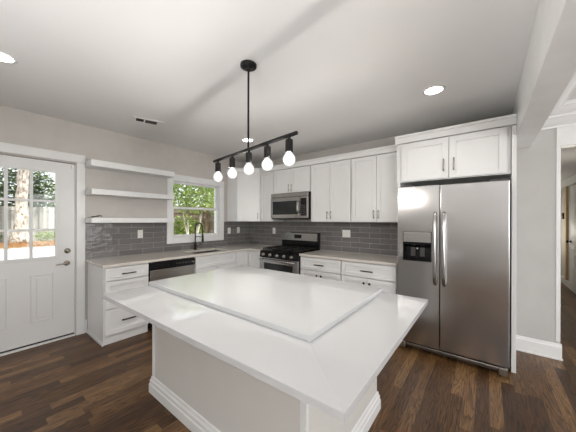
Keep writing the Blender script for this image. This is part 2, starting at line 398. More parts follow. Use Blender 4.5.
light('hall_fill', 'POINT', (4.9, 1.6, 1.7), 3, (1.0, 0.93, 0.82), shadow_soft_size=0.08)  # both hall points are added fill without a fixture, to brighten the hall
light('hall_fill', 'POINT', (4.75, 4.7, 1.2), 8, (1.0, 0.93, 0.82), shadow_soft_size=0.08)
# ------------------------------------------------------------------ entry door (left)
dr = thing('door_1', (0, -3.375, 0.02), None, None, kind='structure')
dl = MB(LEFT); D0, D1 = -3.838, -2.912; dz0, dz1 = 0.036, 2.09; nf = -0.012; nb = -0.056
g0, g1, gz0, gz1 = -3.672, -3.084, 0.985, 1.965
dl.box(D0, g0, nb, nf, dz0, dz1); dl.box(g1, D1, nb, nf, dz0, dz1); dl.box(g0, g1, nb, nf, dz0, gz0); dl.box(g0, g1, nb, nf, gz1, dz1)
dl.build('door_leaf', 'door', dr)
for u0, u1 in ((-3.655, -3.462), (-3.292, -3.098)):
    pn = MB(LEFT); z0, z1 = 0.265, 0.80; q = 0.016
    pn.box(u0, u0+q, nf+0.0004, nf+0.011, z0, z1); pn.box(u1-q, u1, nf+0.0004, nf+0.011, z0, z1); pn.box(u0+q, u1-q, nf+0.0004, nf+0.011, z0, z0+q); pn.box(u0+q, u1-q, nf+0.0004, nf+0.011, z1-q, z1)
    pn.box(u0+0.045, u1-0.045, nf+0.0004, nf+0.009, z0+0.045, z1-0.045)
    pn.build('raised_panel', 'door', dr, bevel=0.004)
gf = MB(LEFT); w = 0.028
gf.box(g0-w, g0+0.006, nf, nf+0.012, gz0-w, gz1+w); gf.box(g1-0.006, g1+w, nf, nf+0.012, gz0-w, gz1+w); gf.box(g0, g1, nf, nf+0.012, gz0-w, gz0+0.006); gf.box(g0, g1, nf, nf+0.012, gz1-0.006, gz1+w)
gfo = gf.build('glazing_frame', 'door', dr, bevel=0.004)
for u in (-3.477, -3.288): MB(LEFT).box(u-0.0135, u+0.0135, nf-0.012, nf+0.006, gz0, gz1).build('muntin', 'door', dr, bevel=0.003)
for z in (1.297, 1.627): MB(LEFT).box(g0, g1, nf-0.011, nf+0.005, z-0.0135, z+0.0135).build('muntin', 'door', dr, bevel=0.003)
MB(LEFT).box(g0, g1, -0.036, -0.032, gz0, gz1).build('glass_pane', 'glass', dr)
MB(LEFT).lathe((-2.980, nf, 1.040), [(0.032, 0.0005), (0.032, 0.008), (0.026, 0.014), (0.018, 0.016), (0.016, 0.024), (0, 0.025)], 'n').build('deadbolt', 'brasslatch', dr, label='round satin nickel deadbolt')
lv = MB(LEFT).lathe((-2.985, nf, 0.893), [(0.032, 0.0005), (0.032, 0.008), (0.024, 0.014), (0.011, 0.018), (0.011, 0.045), (0, 0.046)], 'n').build('lever_rose', 'brasslatch', dr, label='satin nickel lever handle')
MB(LEFT).tube([(-2.980, 0.036, 0.893), (-3.00, 0.038, 0.894), (-3.04, 0.036, 0.891), (-3.075, 0.030, 0.888), (-3.09, 0.027, 0.888)], [0.011, 0.010, 0.008, 0.007, 0.006]).build('lever', 'brasslatch', lv)
MB(LEFT).box(-2.9045, -2.9025, -0.05, 0.0, 0.86, 0.93).build('strike_plate', 'dkmetal', dr)
MB(LEFT).box(D1+0.0003, D1+0.0055, -0.050, -0.020, dz0, dz1).box(D0, D1, -0.050, -0.020, dz1+0.0003, dz1+0.0035).box(D0, D1, -0.05, -0.013, 0.0185, 0.0355).build('weatherstrip', 'rubber', dr)
# casing, jamb and sill of that door
cs = MB(LEFT)
cs.box(-2.900, -2.814, 0.001, 0.022, 0, 2.115); cs.box(-3.936, -3.850, 0.001, 0.022, 0, 2.115); cs.box(-3.936, -2.814, 0.001, 0.024, 2.116, 2.212)
cs.box(-2.911, -2.9055, -0.149, 0.001, 0.02, 2.094); cs.box(-3.8445, -3.839, -0.149, 0.001, 0.02, 2.094)
struct(cs, 'trim_6', 'trim', bevel=0.003)
struct(MB(LEFT).box(-3.84, -2.91, -0.145, 0.02, 0.001, 0.018), 'trim_7', 'trim', bevel=0.003)
MB(LEFT).box(-2.945, -2.918, nf+0.0005, nf+0.016, 2.035, 2.075).build('door_sensor', 'plastic', dr, bevel=0.003)

# ------------------------------------------------------------------ window
wn = thing('window_1', (0, -1.235, 1.037), None, None, kind='structure')
c = MB(LEFT); c0, c1, cz0, cz1 = -1.783, -0.692, 1.037, 2.150
c.box(c0, -1.688, 0.001, 0.022, cz0, cz1); c.box(-0.787, c1, 0.001, 0.022, cz0, cz1); c.box(-1.688, -0.787, 0.001, 0.022, 2.048, cz1); c.box(-1.688, -0.787, 0.001, 0.022, cz0, 1.137)
c.build('window_casing', 'trim', wn, bevel=0.003)
j = MB(LEFT); j.box(-1.6995, -1.686, -0.148, 0.0, WZ0, WZ1); j.box(-0.789, -0.7755, -0.148, 0.0, WZ0, WZ1); j.box(-1.686, -0.789, -0.148, 0, 2.046, WZ1-.0005); j.box(-1.686, -0.789, -0.148, 0, WZ0+.0005, 1.139)
j.build('window_frame', 'trim', wn)
def sash(name, z0, z1, n0):
    s = MB(LEFT); a, b = -1.685, -0.790; w = 0.030
    s.box(a, a+w, n0, n0+0.03, z0, z1); s.box(b-w, b, n0, n0+0.03, z0, z1); s.box(a+w, b-w, n0, n0+0.03, z0, z0+w+.005); s.box(a+w, b-w, n0, n0+0.03, z1-w, z1)
    so = s.build(name, 'trim', wn, bevel=0.003)
    MB(LEFT).box(a+w, b-w, n0+0.012, n0+0.016, z0+w+.005, z1-w).build('glass_pane', 'glass', so)
sash('upper_sash', 1.595, 2.045, -0.085); sash('lower_sash', 1.140, 1.632, -0.050)
MB(LEFT).box(-1.265, -1.225, -0.0195, -0.004, 1.632, 1.644).build('sash_lock', 'trim', wn, bevel=0.003)

# ------------------------------------------------------------------ tiled backsplash
t1 = MB(); t1.box(0.001, 0.009, -2.812, -1.785, 0.916, 1.372); t1.box(0.001, 0.009, -1.785, -0.690, 0.916, 1.035); t1.box(0.001, 0.009, -0.690, -0.010, 0.916, 1.388)
struct(t1, 'trim_8', 'tile_y')
struct(MB().box(0.001, 3.140, -0.009, -0.001, 0.916, 1.388), 'trim_9', 'tile_x')

# ------------------------------------------------------------------ cabinets
def shaker(fr, u0, u1, z0, z1, n0, name, parent, stile=0.055, mat='cab', th=0.019):
    mb = MB(fr); n1 = n0+th
    s = min(stile, (z1-z0)*0.28, (u1-u0)*0.24)
    mb.box(u0, u0+s, n0, n1, z0, z1); mb.box(u1-s, u1, n0, n1, z0, z1)
    mb.box(u0+s, u1-s, n0, n1, z0, z0+s); mb.box(u0+s, u1-s, n0, n1, z1-s, z1); mb.box(u0+s, u1-s, n0, n1-0.012, z0+s, z1-s)
    return mb.build(name, mat, parent, bevel=0.0015)
def bar_handle(fr, c, L, vertical, n0, parent, mat='dkmetal', name='handle'):
    u, z = c; h = L/2; mb = MB(fr)
    if vertical:
        mb.tube([(u, n0+0.026, z-h), (u, n0+0.029, z-h*0.4), (u, n0+0.029, z+h*0.4), (u, n0+0.026, z+h)], 0.007, 10)
        for q in (-0.7, 0.7): mb.tube([(u, n0, z+q*h), (u, n0+0.028, z+q*h)], 0.0045, 8)
    else:
        mb.tube([(u-h, n0+0.026, z), (u-h*0.4, n0+0.029, z), (u+h*0.4, n0+0.029, z), (u+h, n0+0.026, z)], 0.0075, 10)
        for q in (-0.7, 0.7): mb.tube([(u+q*h, n0, z), (u+q*h, n0+0.028, z)], 0.0045, 8)
    return mb.build(name, mat, parent)
def knob(fr, c, n0, parent):
    return MB(fr).lathe((c[0], n0, c[1]), [(0.007, 0), (0.006, 0.012), (0.014, 0.018), (0.016, 0.024), (0.012, 0.029), (0, 0.030)], 'n', 16).build('knob', 'dkmetal', parent)

CT = 0.882   # underside of perimeter worktop
def root_at(fr, u0, u1, depth, z, name, label, cat='cabinet', group=None):
    p = fr(((u0+u1)/2, depth/2, z)); return thing(name, p, label, cat, group)

# left run: drawer base, dishwasher, sink base, corner base
r = root_at(LEFT, -2.788, -2.312, 0.6, 0, 'base_cabinet', 'white three-drawer base cabinet beside the entry door with a bare end panel')
cc = MB(LEFT); cc.box(-2.788, -2.312, 0.012, 0.588, 0.10, CT-0.002); cc.box(-2.786, -2.312, 0.012, 0.585, 0.001, 0.10)
cc.build('carcass', 'cab', r, bevel=0.001)
MB(LEFT).box(-2.800, -2.789, 0.012, 0.600, 0.001, 0.03).build('shoe_moulding', 'cab', r)
for z0, z1, hz in ((0.722, 0.868, 0.775), (0.408, 0.712, 0.565), (0.112, 0.398, 0.245)):
    d = shaker(LEFT, -2.778, -2.318, z0, z1, 0.603, 'drawer', r, 0.05)
    bar_handle(LEFT, (-2.545, (z0+z1)/2 if hz != 0.775 else 0.790), 0.15, False, 0.622, d)

r = thing('dishwasher', LEFT((-2.0, 0.3, 0)), 'built-in steel dishwasher with black control strip under the beige worktop', 'dishwasher')
MB(LEFT).box(-2.306, -1.672, 0.03, 0.585, 0.10, CT-0.003).build('tub', 'blackgloss', r)
MB(LEFT).box(-2.30, -1.676, 0.05, 0.53, 0.012, 0.099).build('toe_panel', 'black', r)
MB(LEFT).box(-2.296, -1.680, 0.586, 0.625, 0.125, 0.772).build('door', 'steelwarm', r, bevel=0.006)
cp_ = MB(LEFT).box(-2.300, -1.676, 0.586, 0.632, 0.777, 0.872).build('control_panel', 'blackgloss', r, bevel=0.006)
dk = MB(LEFT)
for i in range(6): dk.box(-1.96+i*0.042, -1.935+i*0.042, 0.6325, 0.635, 0.815, 0.827)
dk.build('button_row', 'fridgeside', cp_)
MB(LEFT).lathe((-1.71, 0.632, 0.815), [(0.016, 0.0005), (0.015, 0.008), (0, 0.009)], 'n', 16).build('dial', 'steel', cp_)
for u in (-2.27, -1.71): MB(LEFT).lathe((u, 0.57, 0.0005), [(0.016, 0), (0.016, 0.012), (0.007, 0.014), (0.007, 0.098)], 'z', 12).build('levelling_foot', 'black', r)

r = root_at(LEFT, -1.664, -0.905, 0.6, 0, 'base_cabinet', 'white sink base cabinet below the window with long false drawer front')
sb = MB(LEFT); sb.box(-1.664, -1.640, 0.012, 0.602, 0.10, CT-0.002); sb.box(-0.929, -0.905, 0.012, 0.602, 0.10, CT-0.002); sb.box(-1.64, -0.929, 0.582, 0.602, 0.10, CT-0.002); sb.box(-1.64, -0.929, 0.012, 0.582, 0.10, 0.12); sb.box(-1.664, -0.905, 0.012, 0.545, 0.001, 0.099)
sb.build('carcass', 'cab', r, bevel=0.001)
shaker(LEFT, -1.656, -0.913, 0.700, 0.868, 0.603, 'false_drawer_front', r, 0.045)
for a, b in ((-1.656, -1.288), (-1.282, -0.913)): shaker(LEFT, a, b, 0.112, 0.690, 0.603, 'door', r)
r = thing('corner_cabinet', (0.45, -0.30, 0), 'white corner base cabinet between the sink cabinet and the range', 'cabinet')
kb = MB(); kb.prism([(0.012, -0.012), (0.943, -0.012), (0.943, -0.602), (0.602, -0.602), (0.602, -0.899), (0.012, -0.899)], 0.10, CT-0.002); kb.prism([(0.012, -0.012), (0.943, -0.012), (0.943, -0.545), (0.545, -0.545), (0.545, -0.899), (0.012, -0.899)], 0.001, 0.0995)
kb.build('carcass', 'cab', r, bevel=0.001)
shaker(LEFT, -0.893, -0.628, 0.112, 0.868, 0.603, 'door', r, 0.05)
shaker(BACK, 0.628, 0.800, 0.112, 0.868, 0.603, 'door', r, 0.04); shaker(BACK, 0.806, 0.939, 0.112, 0.868, 0.603, 'door', r, 0.04)

for (a, b, lab) in ((1.752, 2.424, 'white base cabinet standing right against the range, with drawer and double doors'), (2.428, 3.138, 'white base cabinet standing beside the refrigerator, with drawer and double doors')):
    r = root_at(BACK, a, b, 0.6, 0, 'base_cabinet', lab)
    cc = MB(BACK); cc.box(a, b, 0.012, 0.588, 0.10, CT-0.002); cc.box(a, b, 0.012, 0.545, 0.001, 0.099); cc.build('carcass', 'cab', r, bevel=0.001)
    d = shaker(BACK, a+0.006, b-0.006, 0.690, 0.868, 0.603, 'drawer', r, 0.05); mid = (a+b)/2
    bar_handle(BACK, (mid, 0.775), 0.155, False, 0.622, d)
    d = shaker(BACK, a+0.006, mid-0.002, 0.112, 0.680, 0.603, 'door', r); knob(BACK, (mid-0.036, 0.622), 0.622, d)
    d = shaker(BACK, mid+0.002, b-0.006, 0.112, 0.680, 0.603, 'door', r); knob(BACK, (mid+0.036, 0.622), 0.622, d)

# uppers
UB, UT = 1.392, 2.300
def upper(a, b, z0, doors, lab, handles):
    r = root_at(BACK, a, b, 0.33, z0, 'wall_cabinet', lab)
    MB(BACK).box(a, b, 0.012, 0.300, z0, UT).build('carcass', 'cab', r, bevel=0.001)
    for (d0, d1), hu in zip(doors, handles):
        d = shaker(BACK, d0, d1, z0+0.004, UT-0.006, 0.313, 'door', r)
        if hu is not None: bar_handle(BACK, (hu, z0+0.085 if z0 > 1.5 else z0+0.105), 0.115, True, 0.332, d, 'nickel')
    return r
upper(0.616, 0.952, UB, [(0.622, 0.948)], 'narrow white single-door wall cabinet left of the microwave', [None])
upper(0.954, 1.742, 1.882, [(0.962, 1.346), (1.350, 1.734)], 'short white double-door wall cabinet above the microwave', [1.318, 1.378])
upper(1.744, 2.434, UB, [(1.756, 2.087), (2.091, 2.428)], 'tall white double-door wall cabinet right of the microwave', [2.058, 2.120])
upper(2.438, 3.118, UB, [(2.444, 2.797), (2.801, 3.112)], 'tall white double-door wall cabinet against the refrigerator surround', [2.768, 2.830])
r = thing('corner_wall_cabinet', (0.25, -0.25, UB), 'white diagonal corner wall cabinet between window and range wall', 'cabinet')
MB().prism([(0.012, -0.012), (0.612, -0.012), (0.612, -0.312), (0.312, -0.612), (0.012, -0.612)], UB, UT).build('carcass', 'cab', r, bevel=0.001)
DG = Frame((0.312, -0.612, 0), (1, 1, 0), (1, -1, 0)); dw = 0.3*math.sqrt(2)
d = shaker(DG, 0.012, dw-0.012, UB+0.004, UT-0.006, 0.001, 'door', r); bar_handle(DG, (dw-0.045, UB+0.105), 0.115, True, 0.020, d, 'nickel')
# continuous crown board over the wall cabinets
cr = MB(); o_ = 0.018
def off_path(o): return [(0.012, -0.612-o), (0.312+o*0.41, -0.612-o), (0.612+o*0.41, -0.312-o-0.01), (3.118, -0.312-o-0.01)]
sec = [(o_+0.010, UT+0.001), (o_+0.012, UT+0.05), (o_+0.034, UT+0.070), (o_+0.034, UT+0.082), (-0.02, UT+0.082), (-0.02, UT+0.001)]
rg = [[cr.bm.verts.new((*off_path(n)[i], z)) for n, z in sec] for i in range(4)]
for i in range(3):
    for k in range(len(sec)): cr.bm.faces.new((rg[i][k], rg[i][(k+1) % len(sec)], rg[i+1][(k+1) % len(sec)], rg[i+1][k]))
cr.bm.faces.new(rg[0]); cr.bm.faces.new(rg[3])
cr.build('cabinet_crown', 'cab', label='long white crown board running along the top of the wall cabinets', category='moulding')

# refrigerator surround
MB(BACK).box(3.142, 3.168, 0.012, 0.60, 0.001, 1.858).build('end_panel', 'cab', label='tall white panel between the base cabinets and the refrigerator', category='panel', bevel=0.0015)
MB(BACK).box(4.150, 4.184, 0.012, 0.602, 0.001, 2.303).build('end_panel', 'cab', label='tall white panel right of the refrigerator reaching the floor', category='panel', bevel=0.0015)
r = root_at(BACK, 3.122, 4.148, 0.6, 1.86, 'wall_cabinet', 'deep white double-door cabinet above the stainless refrigerator')
MB(BACK).box(3.122, 4.148, 0.012, 0.570, 1.860, 2.312).build('carcass', 'cab', r, bevel=0.001)
for a, b, hu in ((3.180, 3.649, 3.606), (3.655, 4.118, 3.697)):
    d = shaker(BACK, a, b, 1.868, 2.300, 0.583, 'door', r, 0.06); bar_handle(BACK, (hu, 2.005), 0.13, True, 0.602, d, 'nickel')
MB(BACK).extrude([(0.012, 2.314), (0.604, 2.314), (0.608, 2.372), (0.622, 2.384), (0.622, 2.402), (0.012, 2.402)], 'u', 3.112, 4.183).build('crown_board', 'cab', r)

# ------------------------------------------------------------------ worktops, sink, faucet
SX0, SX1, SY0, SY1 = 0.165, 0.555, -1.625, -0.965
wt = MB(); wt.box(0.010, SX0, -2.808, -0.010, CT, 0.914); wt.box(SX1, 0.645, -2.808, -0.645, CT, 0.914); wt.box(SX0, SX1, -2.808, SY0, CT, 0.914); wt.box(SX0, SX1, SY1, -0.010, CT, 0.914); wt.box(SX1, 0.946, -0.645, -0.010, CT, 0.914)
bmesh.ops.remove_doubles(wt.bm, verts=wt.bm.verts, dist=1e-5)
wt.build('worktop', 'counter', label='long beige L-shaped worktop running under the window to the range', category='worktop')
MB().box(1.750, 3.140, -0.645, -0.010, CT, 0.914).build('worktop', 'counter', bevel=0.002, label='short beige worktop between the range and the refrigerator', category='worktop')
sk_ = thing('kitchen_sink', ((SX0+SX1)/2, (SY0+SY1)/2, 0.68), 'rectangular undermount steel sink set in the worktop below the window', 'sink')
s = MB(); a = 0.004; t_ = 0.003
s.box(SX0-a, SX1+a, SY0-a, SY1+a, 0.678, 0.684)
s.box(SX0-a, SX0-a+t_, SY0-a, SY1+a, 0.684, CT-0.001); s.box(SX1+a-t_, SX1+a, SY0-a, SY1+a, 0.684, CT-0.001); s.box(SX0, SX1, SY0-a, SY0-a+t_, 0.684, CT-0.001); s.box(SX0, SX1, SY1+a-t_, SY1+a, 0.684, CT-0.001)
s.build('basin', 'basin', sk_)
MB().lathe(((SX0+SX1)/2-0.08, (SY0+SY1)/2, 0.6842), [(0.045, 0), (0.042, 0.003), (0.02, 0.001), (0, 0.001)], 'z').build('drain', 'dkmetal', sk_)
FX, FY = 0.085, -1.335
fa = thing('faucet', (FX, FY, 0.914), 'dark spring-neck kitchen faucet standing behind the sink', 'faucet')
MB().lathe((FX, FY, 0.9145), [(0.028, 0), (0.028, 0.008), (0.020, 0.014), (0.018, 0.10), (0.014, 0.105), (0.012, 0.11)], 'z').build('base', 'dkmetal', fa)
arc = [(FX, FY, 1.02), (FX, FY, 1.20)] + [(FX+0.085*(1-math.cos(math.pi*k/12)), FY+0.03*(1-math.cos(math.pi*k/12))*0.5, 1.27+0.095*math.sin(math.pi*k/12)) for k in range(13)] + [(FX+0.17, FY+0.03, 1.20)]
MB().tube(arc, 0.0085, 10).build('neck', 'dkmetal', fa)
co = MB(); pts = []
# coil wound around the neck
for i in range(1, len(arc)-1):
    p0, p1 = Vector(arc[i]), Vector(arc[i+1])
    L = (p1-p0).length; n = max(1, int(L/0.010))
    for k in range(n): pts.append((p0.lerp(p1, k/n), (p1-p0).normalized()))
for p, d in pts:
    co.tube([p-d*0.0028, p+d*0.0028], 0.0125, 10, local=False)
co.build('spring_coil', 'dkmetal', fa)
MB().lathe((FX+0.17, FY+0.03, 1.055), [(0.018, 0), (0.020, 0.01), (0.016, 0.09), (0.012, 0.14)], 'z').build('spray_head', 'dkmetal', fa)
MB().tube([(FX, FY, 1.135), (FX+0.17, FY+0.03, 1.135)], 0.006, 8).build('support_arm', 'dkmetal', fa)
MB().tube([(FX, FY+0.018, 0.98), (FX+0.01, FY+0.045, 0.985), (FX+0.03, FY+0.095, 1.01)], [0.009, 0.006, 0.005], 10).build('lever', 'dkmetal', fa)

# ------------------------------------------------------------------ gas range
R0, R1 = 0.950, 1.744
rg_ = thing('gas_range', ((R0+R1)/2, -0.33, 0), 'stainless gas range with black grates and steel backguard against the tiles', 'range')
MB(BACK).box(R0, R1, 0.03, 0.628, 0.03, 0.895).build('body', 'blackgloss', rg_, bevel=0.003)
MB(BACK).box(R0, R1, 0.10, 0.655, 0.896, 0.914).build('cooktop', 'blackgloss', rg_, bevel=0.005)
bgm = MB(BACK); bgm.box(R0, R1, 0.014, 0.075, 0.896, 1.057); bgm.build('backguard_base', 'blackgloss', rg_, bevel=0.002)
bg2 = MB(BACK); bg2.extrude([(0.014, 1.058), (0.098, 1.058), (0.078, 1.186), (0.066, 1.198), (0.014, 1.198)], 'u', R0, R1-0.012)
bgo = bg2.build('backguard', 'steelwarm', rg_, bevel=0.003)
MB(BACK).box(R1-0.012, R1, 0.014, 0.10, 1.058, 1.200).build('backguard_end', 'blackgloss', rg_)
MB(BACK).extrude([(0.080, 1.095), (0.0945, 1.095), (0.0855, 1.160), (0.074, 1.160)], 'u', 1.245, 1.40).build('display', 'blackgloss', bgo)
# burner caps and three grates
for i, (u, n) in enumerate(((1.12, 0.24), (1.12, 0.49), (1.347, 0.365), (1.59, 0.24), (1.59, 0.49))):
    MB(BACK).lathe((u, n, 0.9145), [(0.055, 0), (0.05, 0.008), (0.036, 0.012), (0.036, 0.02), (0, 0.022)], 'z', 20).build('burner', 'iron', rg_)
for u0, u1 in ((0.972, 1.218), (1.225, 1.470), (1.477, 1.722)):
    g = MB(BACK); z = 0.944; um = (u0+u1)/2; q = 0.007
    for n in (0.115, 0.365, 0.615): g.box(u0, u1, n-q, n+q, z-0.008, z+0.008)
    for u in (u0+q, u1-q): g.box(u-q, u+q, 0.115, 0.615, z-0.008, z+0.008)
    g.box(um-q, um+q, 0.115, 0.615, z, z+0.014)
    for n in (0.24, 0.49): g.box(u0, u1, n-q, n+q, z, z+0.014)
    for u in (u0+q, u1-q):
        for n in (0.122, 0.608): g.box(u-q, u+q, n-q, n+q, 0.9145, z)
    g.build('grate', 'iron', rg_, bevel=0.003)
pf = MB(BACK); pf.extrude([(0.629, 0.800), (0.672, 0.802), (0.660, 0.895), (0.629, 0.895)], 'u', R0, R1); pfo = pf.build('control_panel', 'blackgloss', rg_, bevel=0.004)
for i in range(5):
    u = R0+0.09+i*0.146
    MB(BACK).lathe((u, 0.667, 0.848), [(0.026, 0), (0.024, 0.006), (0.020, 0.010), (0.019, 0.030), (0.014, 0.034), (0, 0.035)], 'n', 16).build('knob', 'nickel', pfo)
od = MB(BACK); od.box(R0+0.003, R1-0.003, 0.629, 0.668, 0.715, 0.796); od.box(R0+0.003, R0+0.10, 0.629, 0.668, 0.30, 0.715); od.box(R1-0.10, R1-0.003, 0.629, 0.668, 0.30, 0.715); od.box(R0+0.10, R1-0.10, 0.629, 0.668, 0.30, 0.40)
odo = od.build('oven_door', 'steel', rg_)
MB(BACK).box(R0+0.10, R1-0.10, 0.632, 0.664, 0.40, 0.715).build('oven_window', 'glassdark', odo)
hd = MB(BACK); hd.tube([(R0+0.03, 0.712, 0.768), (R0+0.2, 0.722, 0.768), (R1-0.2, 0.722, 0.768), (R1-0.03, 0.712, 0.768)], 0.012)
for u in (R0+0.05, R1-0.05): hd.tube([(u, 0.667, 0.768), (u, 0.714, 0.768)], 0.010)
hd.build('handle', 'steel', odo)
MB(BACK).box(R0+0.003, R1-0.003, 0.629, 0.664, 0.07, 0.29).build('warming_drawer', 'steel', rg_, bevel=0.004)
for u in (R0+0.05, R1-0.05):
    for n in (0.08, 0.58): MB(BACK).lathe((u, n, 0.0005), [(0.018, 0), (0.018, 0.0295)], 'z', 12).build('foot', 'black', rg_)

# ------------------------------------------------------------------ over-range microwave
U0, U1 = 0.958, 1.740
mw = thing('microwave', ((U0+U1)/2, -0.2, 1.44), 'stainless over-range microwave mounted above the gas range', 'microwave')
MB(BACK).box(U0, U1, 0.012, 0.375, 1.440, 1.878).build('body', 'blackgloss', mw, bevel=0.002)
MB(BACK).box(U0, U1, 0.376, 0.398, 1.806, 1.877).build('vent_grille', 'steelwarm', mw, bevel=0.004)
md = MB(BACK); ue = 1.585
md.box(U0, U0+0.045, 0.376, 0.402, 1.452, 1.800); md.box(ue-0.045, ue, 0.376, 0.402, 1.452, 1.800); md.box(U0+0.045, ue-0.045, 0.376, 0.402, 1.452, 1.512); md.box(U0+0.045, ue-0.045, 0.376, 0.402, 1.738, 1.800)
mdo = md.build('door', 'steelwarm', mw)
MB(BACK).box(U0+0.045, ue-0.045, 0.376, 0.399, 1.512, 1.738).build('door_window', 'glassdark', mdo)
hb = MB(BACK); hb.tube([(ue-0.02, 0.430, 1.53), (ue-0.02, 0.440, 1.58), (ue-0.02, 0.440, 1.68), (ue-0.02, 0.430, 1.735)], 0.011)
for z in (1.545, 1.72): hb.tube([(ue-0.02, 0.40, z), (ue-0.02, 0.432, z)], 0.008)
hb.build('handle', 'steelwarm', mdo)
MB(BACK).box(ue+0.003, U1, 0.376, 0.400, 1.452, 1.800).build('control_frame', 'steelwarm', mw, bevel=0.003)
kp = MB(BACK).box(ue+0.018, U1-0.028, 0.4005, 0.404, 1.490, 1.775).build('keypad', 'blackgloss', mw)
kk = MB(BACK)
for i in range(3):
    for jx in range(5): kk.box(ue+0.030+i*0.028, ue+0.048+i*0.028, 0.4042, 0.4055, 1.51+jx*0.034, 1.53+jx*0.034)
kk.build('buttons', 'fridgeside', kp)
MB(BACK).box(U0, U1, 0.05, 0.39, 1.428, 1.439).build('underside_filter', 'black', mw)

# ------------------------------------------------------------------ refrigerator
F0, F1, FS = 3.190, 4.128, 3.592
fg = thing('refrigerator', ((F0+F1)/2, -0.4, 0), 'stainless side-by-side refrigerator with ice dispenser in the left door', 'refrigerator')
MB(BACK).box(F0+0.004, F1-0.004, 0.03, 0.700, 0.035, 1.765).build('body', 'fridgeside', fg, bevel=0.006)
for u in (F0+0.02, F1-0.14): MB(BACK).box(u, u+0.12, 0.58, 0.75, 1.7785, 1.797).build('hinge_cover', 'fridgeside', fg, bevel=0.004)
# left door with dispenser opening
a0, a1, z0, z1 = F0, FS-0.004, 0.105, 1.778; q0, q1, y0, y1 = 3.243, 3.520, 0.985, 1.296; n0, n1 = 0.708, 0.778
ld = MB(BACK); ld.box(a0, q0, n0, n1, z0, z1); ld.box(q1, a1, n0, n1, z0, z1); ld.box(q0, q1, n0, n1, z0, y0); ld.box(q0, q1, n0, n1, y1, z1)
bmesh.ops.remove_doubles(ld.bm, verts=ld.bm.verts, dist=1e-5)
ldo = ld.build('left_door', 'steelwavy', fg)
dp = MB(BACK); dp.box(q0, q1, n0, 0.712, y0, y1); dp.box(q0, q0+0.012, 0.712, 0.783, y0, y1); dp.box(q1-0.012, q1, 0.712, 0.783, y0, y1); dp.box(q0, q1, 0.712, 0.790, y0, y0+0.018)
dpo = dp.build('dispenser_bay', 'blackgloss', ldo, label='black ice and water dispenser bay')
MB(BACK).box(q0+0.004, q1-0.004, 0.74, 0.784, 1.182, y1-0.003).build('dispenser_panel', 'steel', dpo, bevel=0.004)
MB(BACK).extrude([(0.714, 1.130), (0.79, 1.160), (0.79, 1.183), (0.714, 1.183)], 'u', q0+0.012, q1-0.012).build('dispenser_hood', 'blackgloss', dpo)
pd = MB(BACK)
for u in (3.335, 3.425): pd.box(u-0.022, u+0.022, 0.722, 0.735, 1.03, 1.125)
pd.build('paddle', 'fridgeside', dpo, bevel=0.004)
MB(BACK).lathe((3.38, 0.742, 1.10), [(0.010, 0), (0.012, 0.03)], 'z', 12).build('spout', 'steel', dpo)
MB(BACK).box(FS+0.004, F1, n0, n1, z0, z1).build('right_door', 'steelwavy', fg, bevel=0.006, seg=3)
MB(BACK).box(F0+0.01, F1-0.01, 0.7005, 0.7075, z0+0.01, z1-0.02).build('gasket', 'rubber', fg)
for u in (3.553, 3.632):
    hh = MB(BACK)
    pth = [(u, 0.782, 0.765), (u, 0.808, 0.785), (u, 0.830, 0.85), (u, 0.838, 1.0), (u, 0.840, 1.13), (u, 0.838, 1.26), (u, 0.830, 1.41), (u, 0.808, 1.475), (u, 0.782, 1.495)]
    hh.tube(pth, [0.015]+[0.0165]*7+[0.015], 14)
    hh.build('handle', 'steel', fg)
gr = MB(BACK); gr.box(F0+0.02, F1-0.02, 0.60, 0.715, 0.030, 0.098)
for i in range(3): gr.box(F0+0.03, F1-0.03, 0.715, 0.722, 0.040+i*0.018, 0.050+i*0.018)
gro = gr.build('toe_grille', 'fridgeside', fg)
MB(BACK).box(F0+0.075, F1-0.075, 0.724, 0.762, 0.066, 0.086).build('kick_bar', 'steel', gro, bevel=0.004)
for u in (F0+0.04, F1-0.04): MB(BACK).lathe((u, 0.70, 0.0008), [(0.026, 0), (0.026, 0.010), (0.016, 0.014), (0.014, 0.034)], 'z', 14).build('foot', 'nickel', fg)
for u in (F0+0.05, F1-0.05): MB(BACK).lathe((u, 0.10, 0.0008), [(0.02, 0), (0.02, 0.034)], 'z', 14).build('foot', 'nickel', fg)

for u in (F0+0.012, F1-0.072): MB(BACK).box(u, u+0.06, 0.724, 0.770, 0.022, 0.090).build('end_cap', 'nickel', gro, bevel=0.006)
# ------------------------------------------------------------------ island
IX0, IX1, IY0, IY1 = 1.775, 3.652, -3.112, -1.800
BX0, BX1, BY0, BY1 = 1.803, 3.320, -2.790, -1.840
UX1, UY0 = 3.352, -2.812
isl = thing('kitchen_island', ((BX0+BX1)/2, (BY0+BY1)/2, 0), 'large white island with a raised slab and a lower overhanging counter', 'island')
MB().box(BX0, BX1, BY0, BY1, 0.002, 0.846).build('base', 'islandpaint', isl, bevel=0.003)
for x, y in ((BX0-0.004, BY0-0.004), (BX1-0.034, BY0-0.004)): MB().box(x, x+0.038, y, y+0.02, 0.136, 0.845).build('corner_trim', 'trim', isl, bevel=0.002)
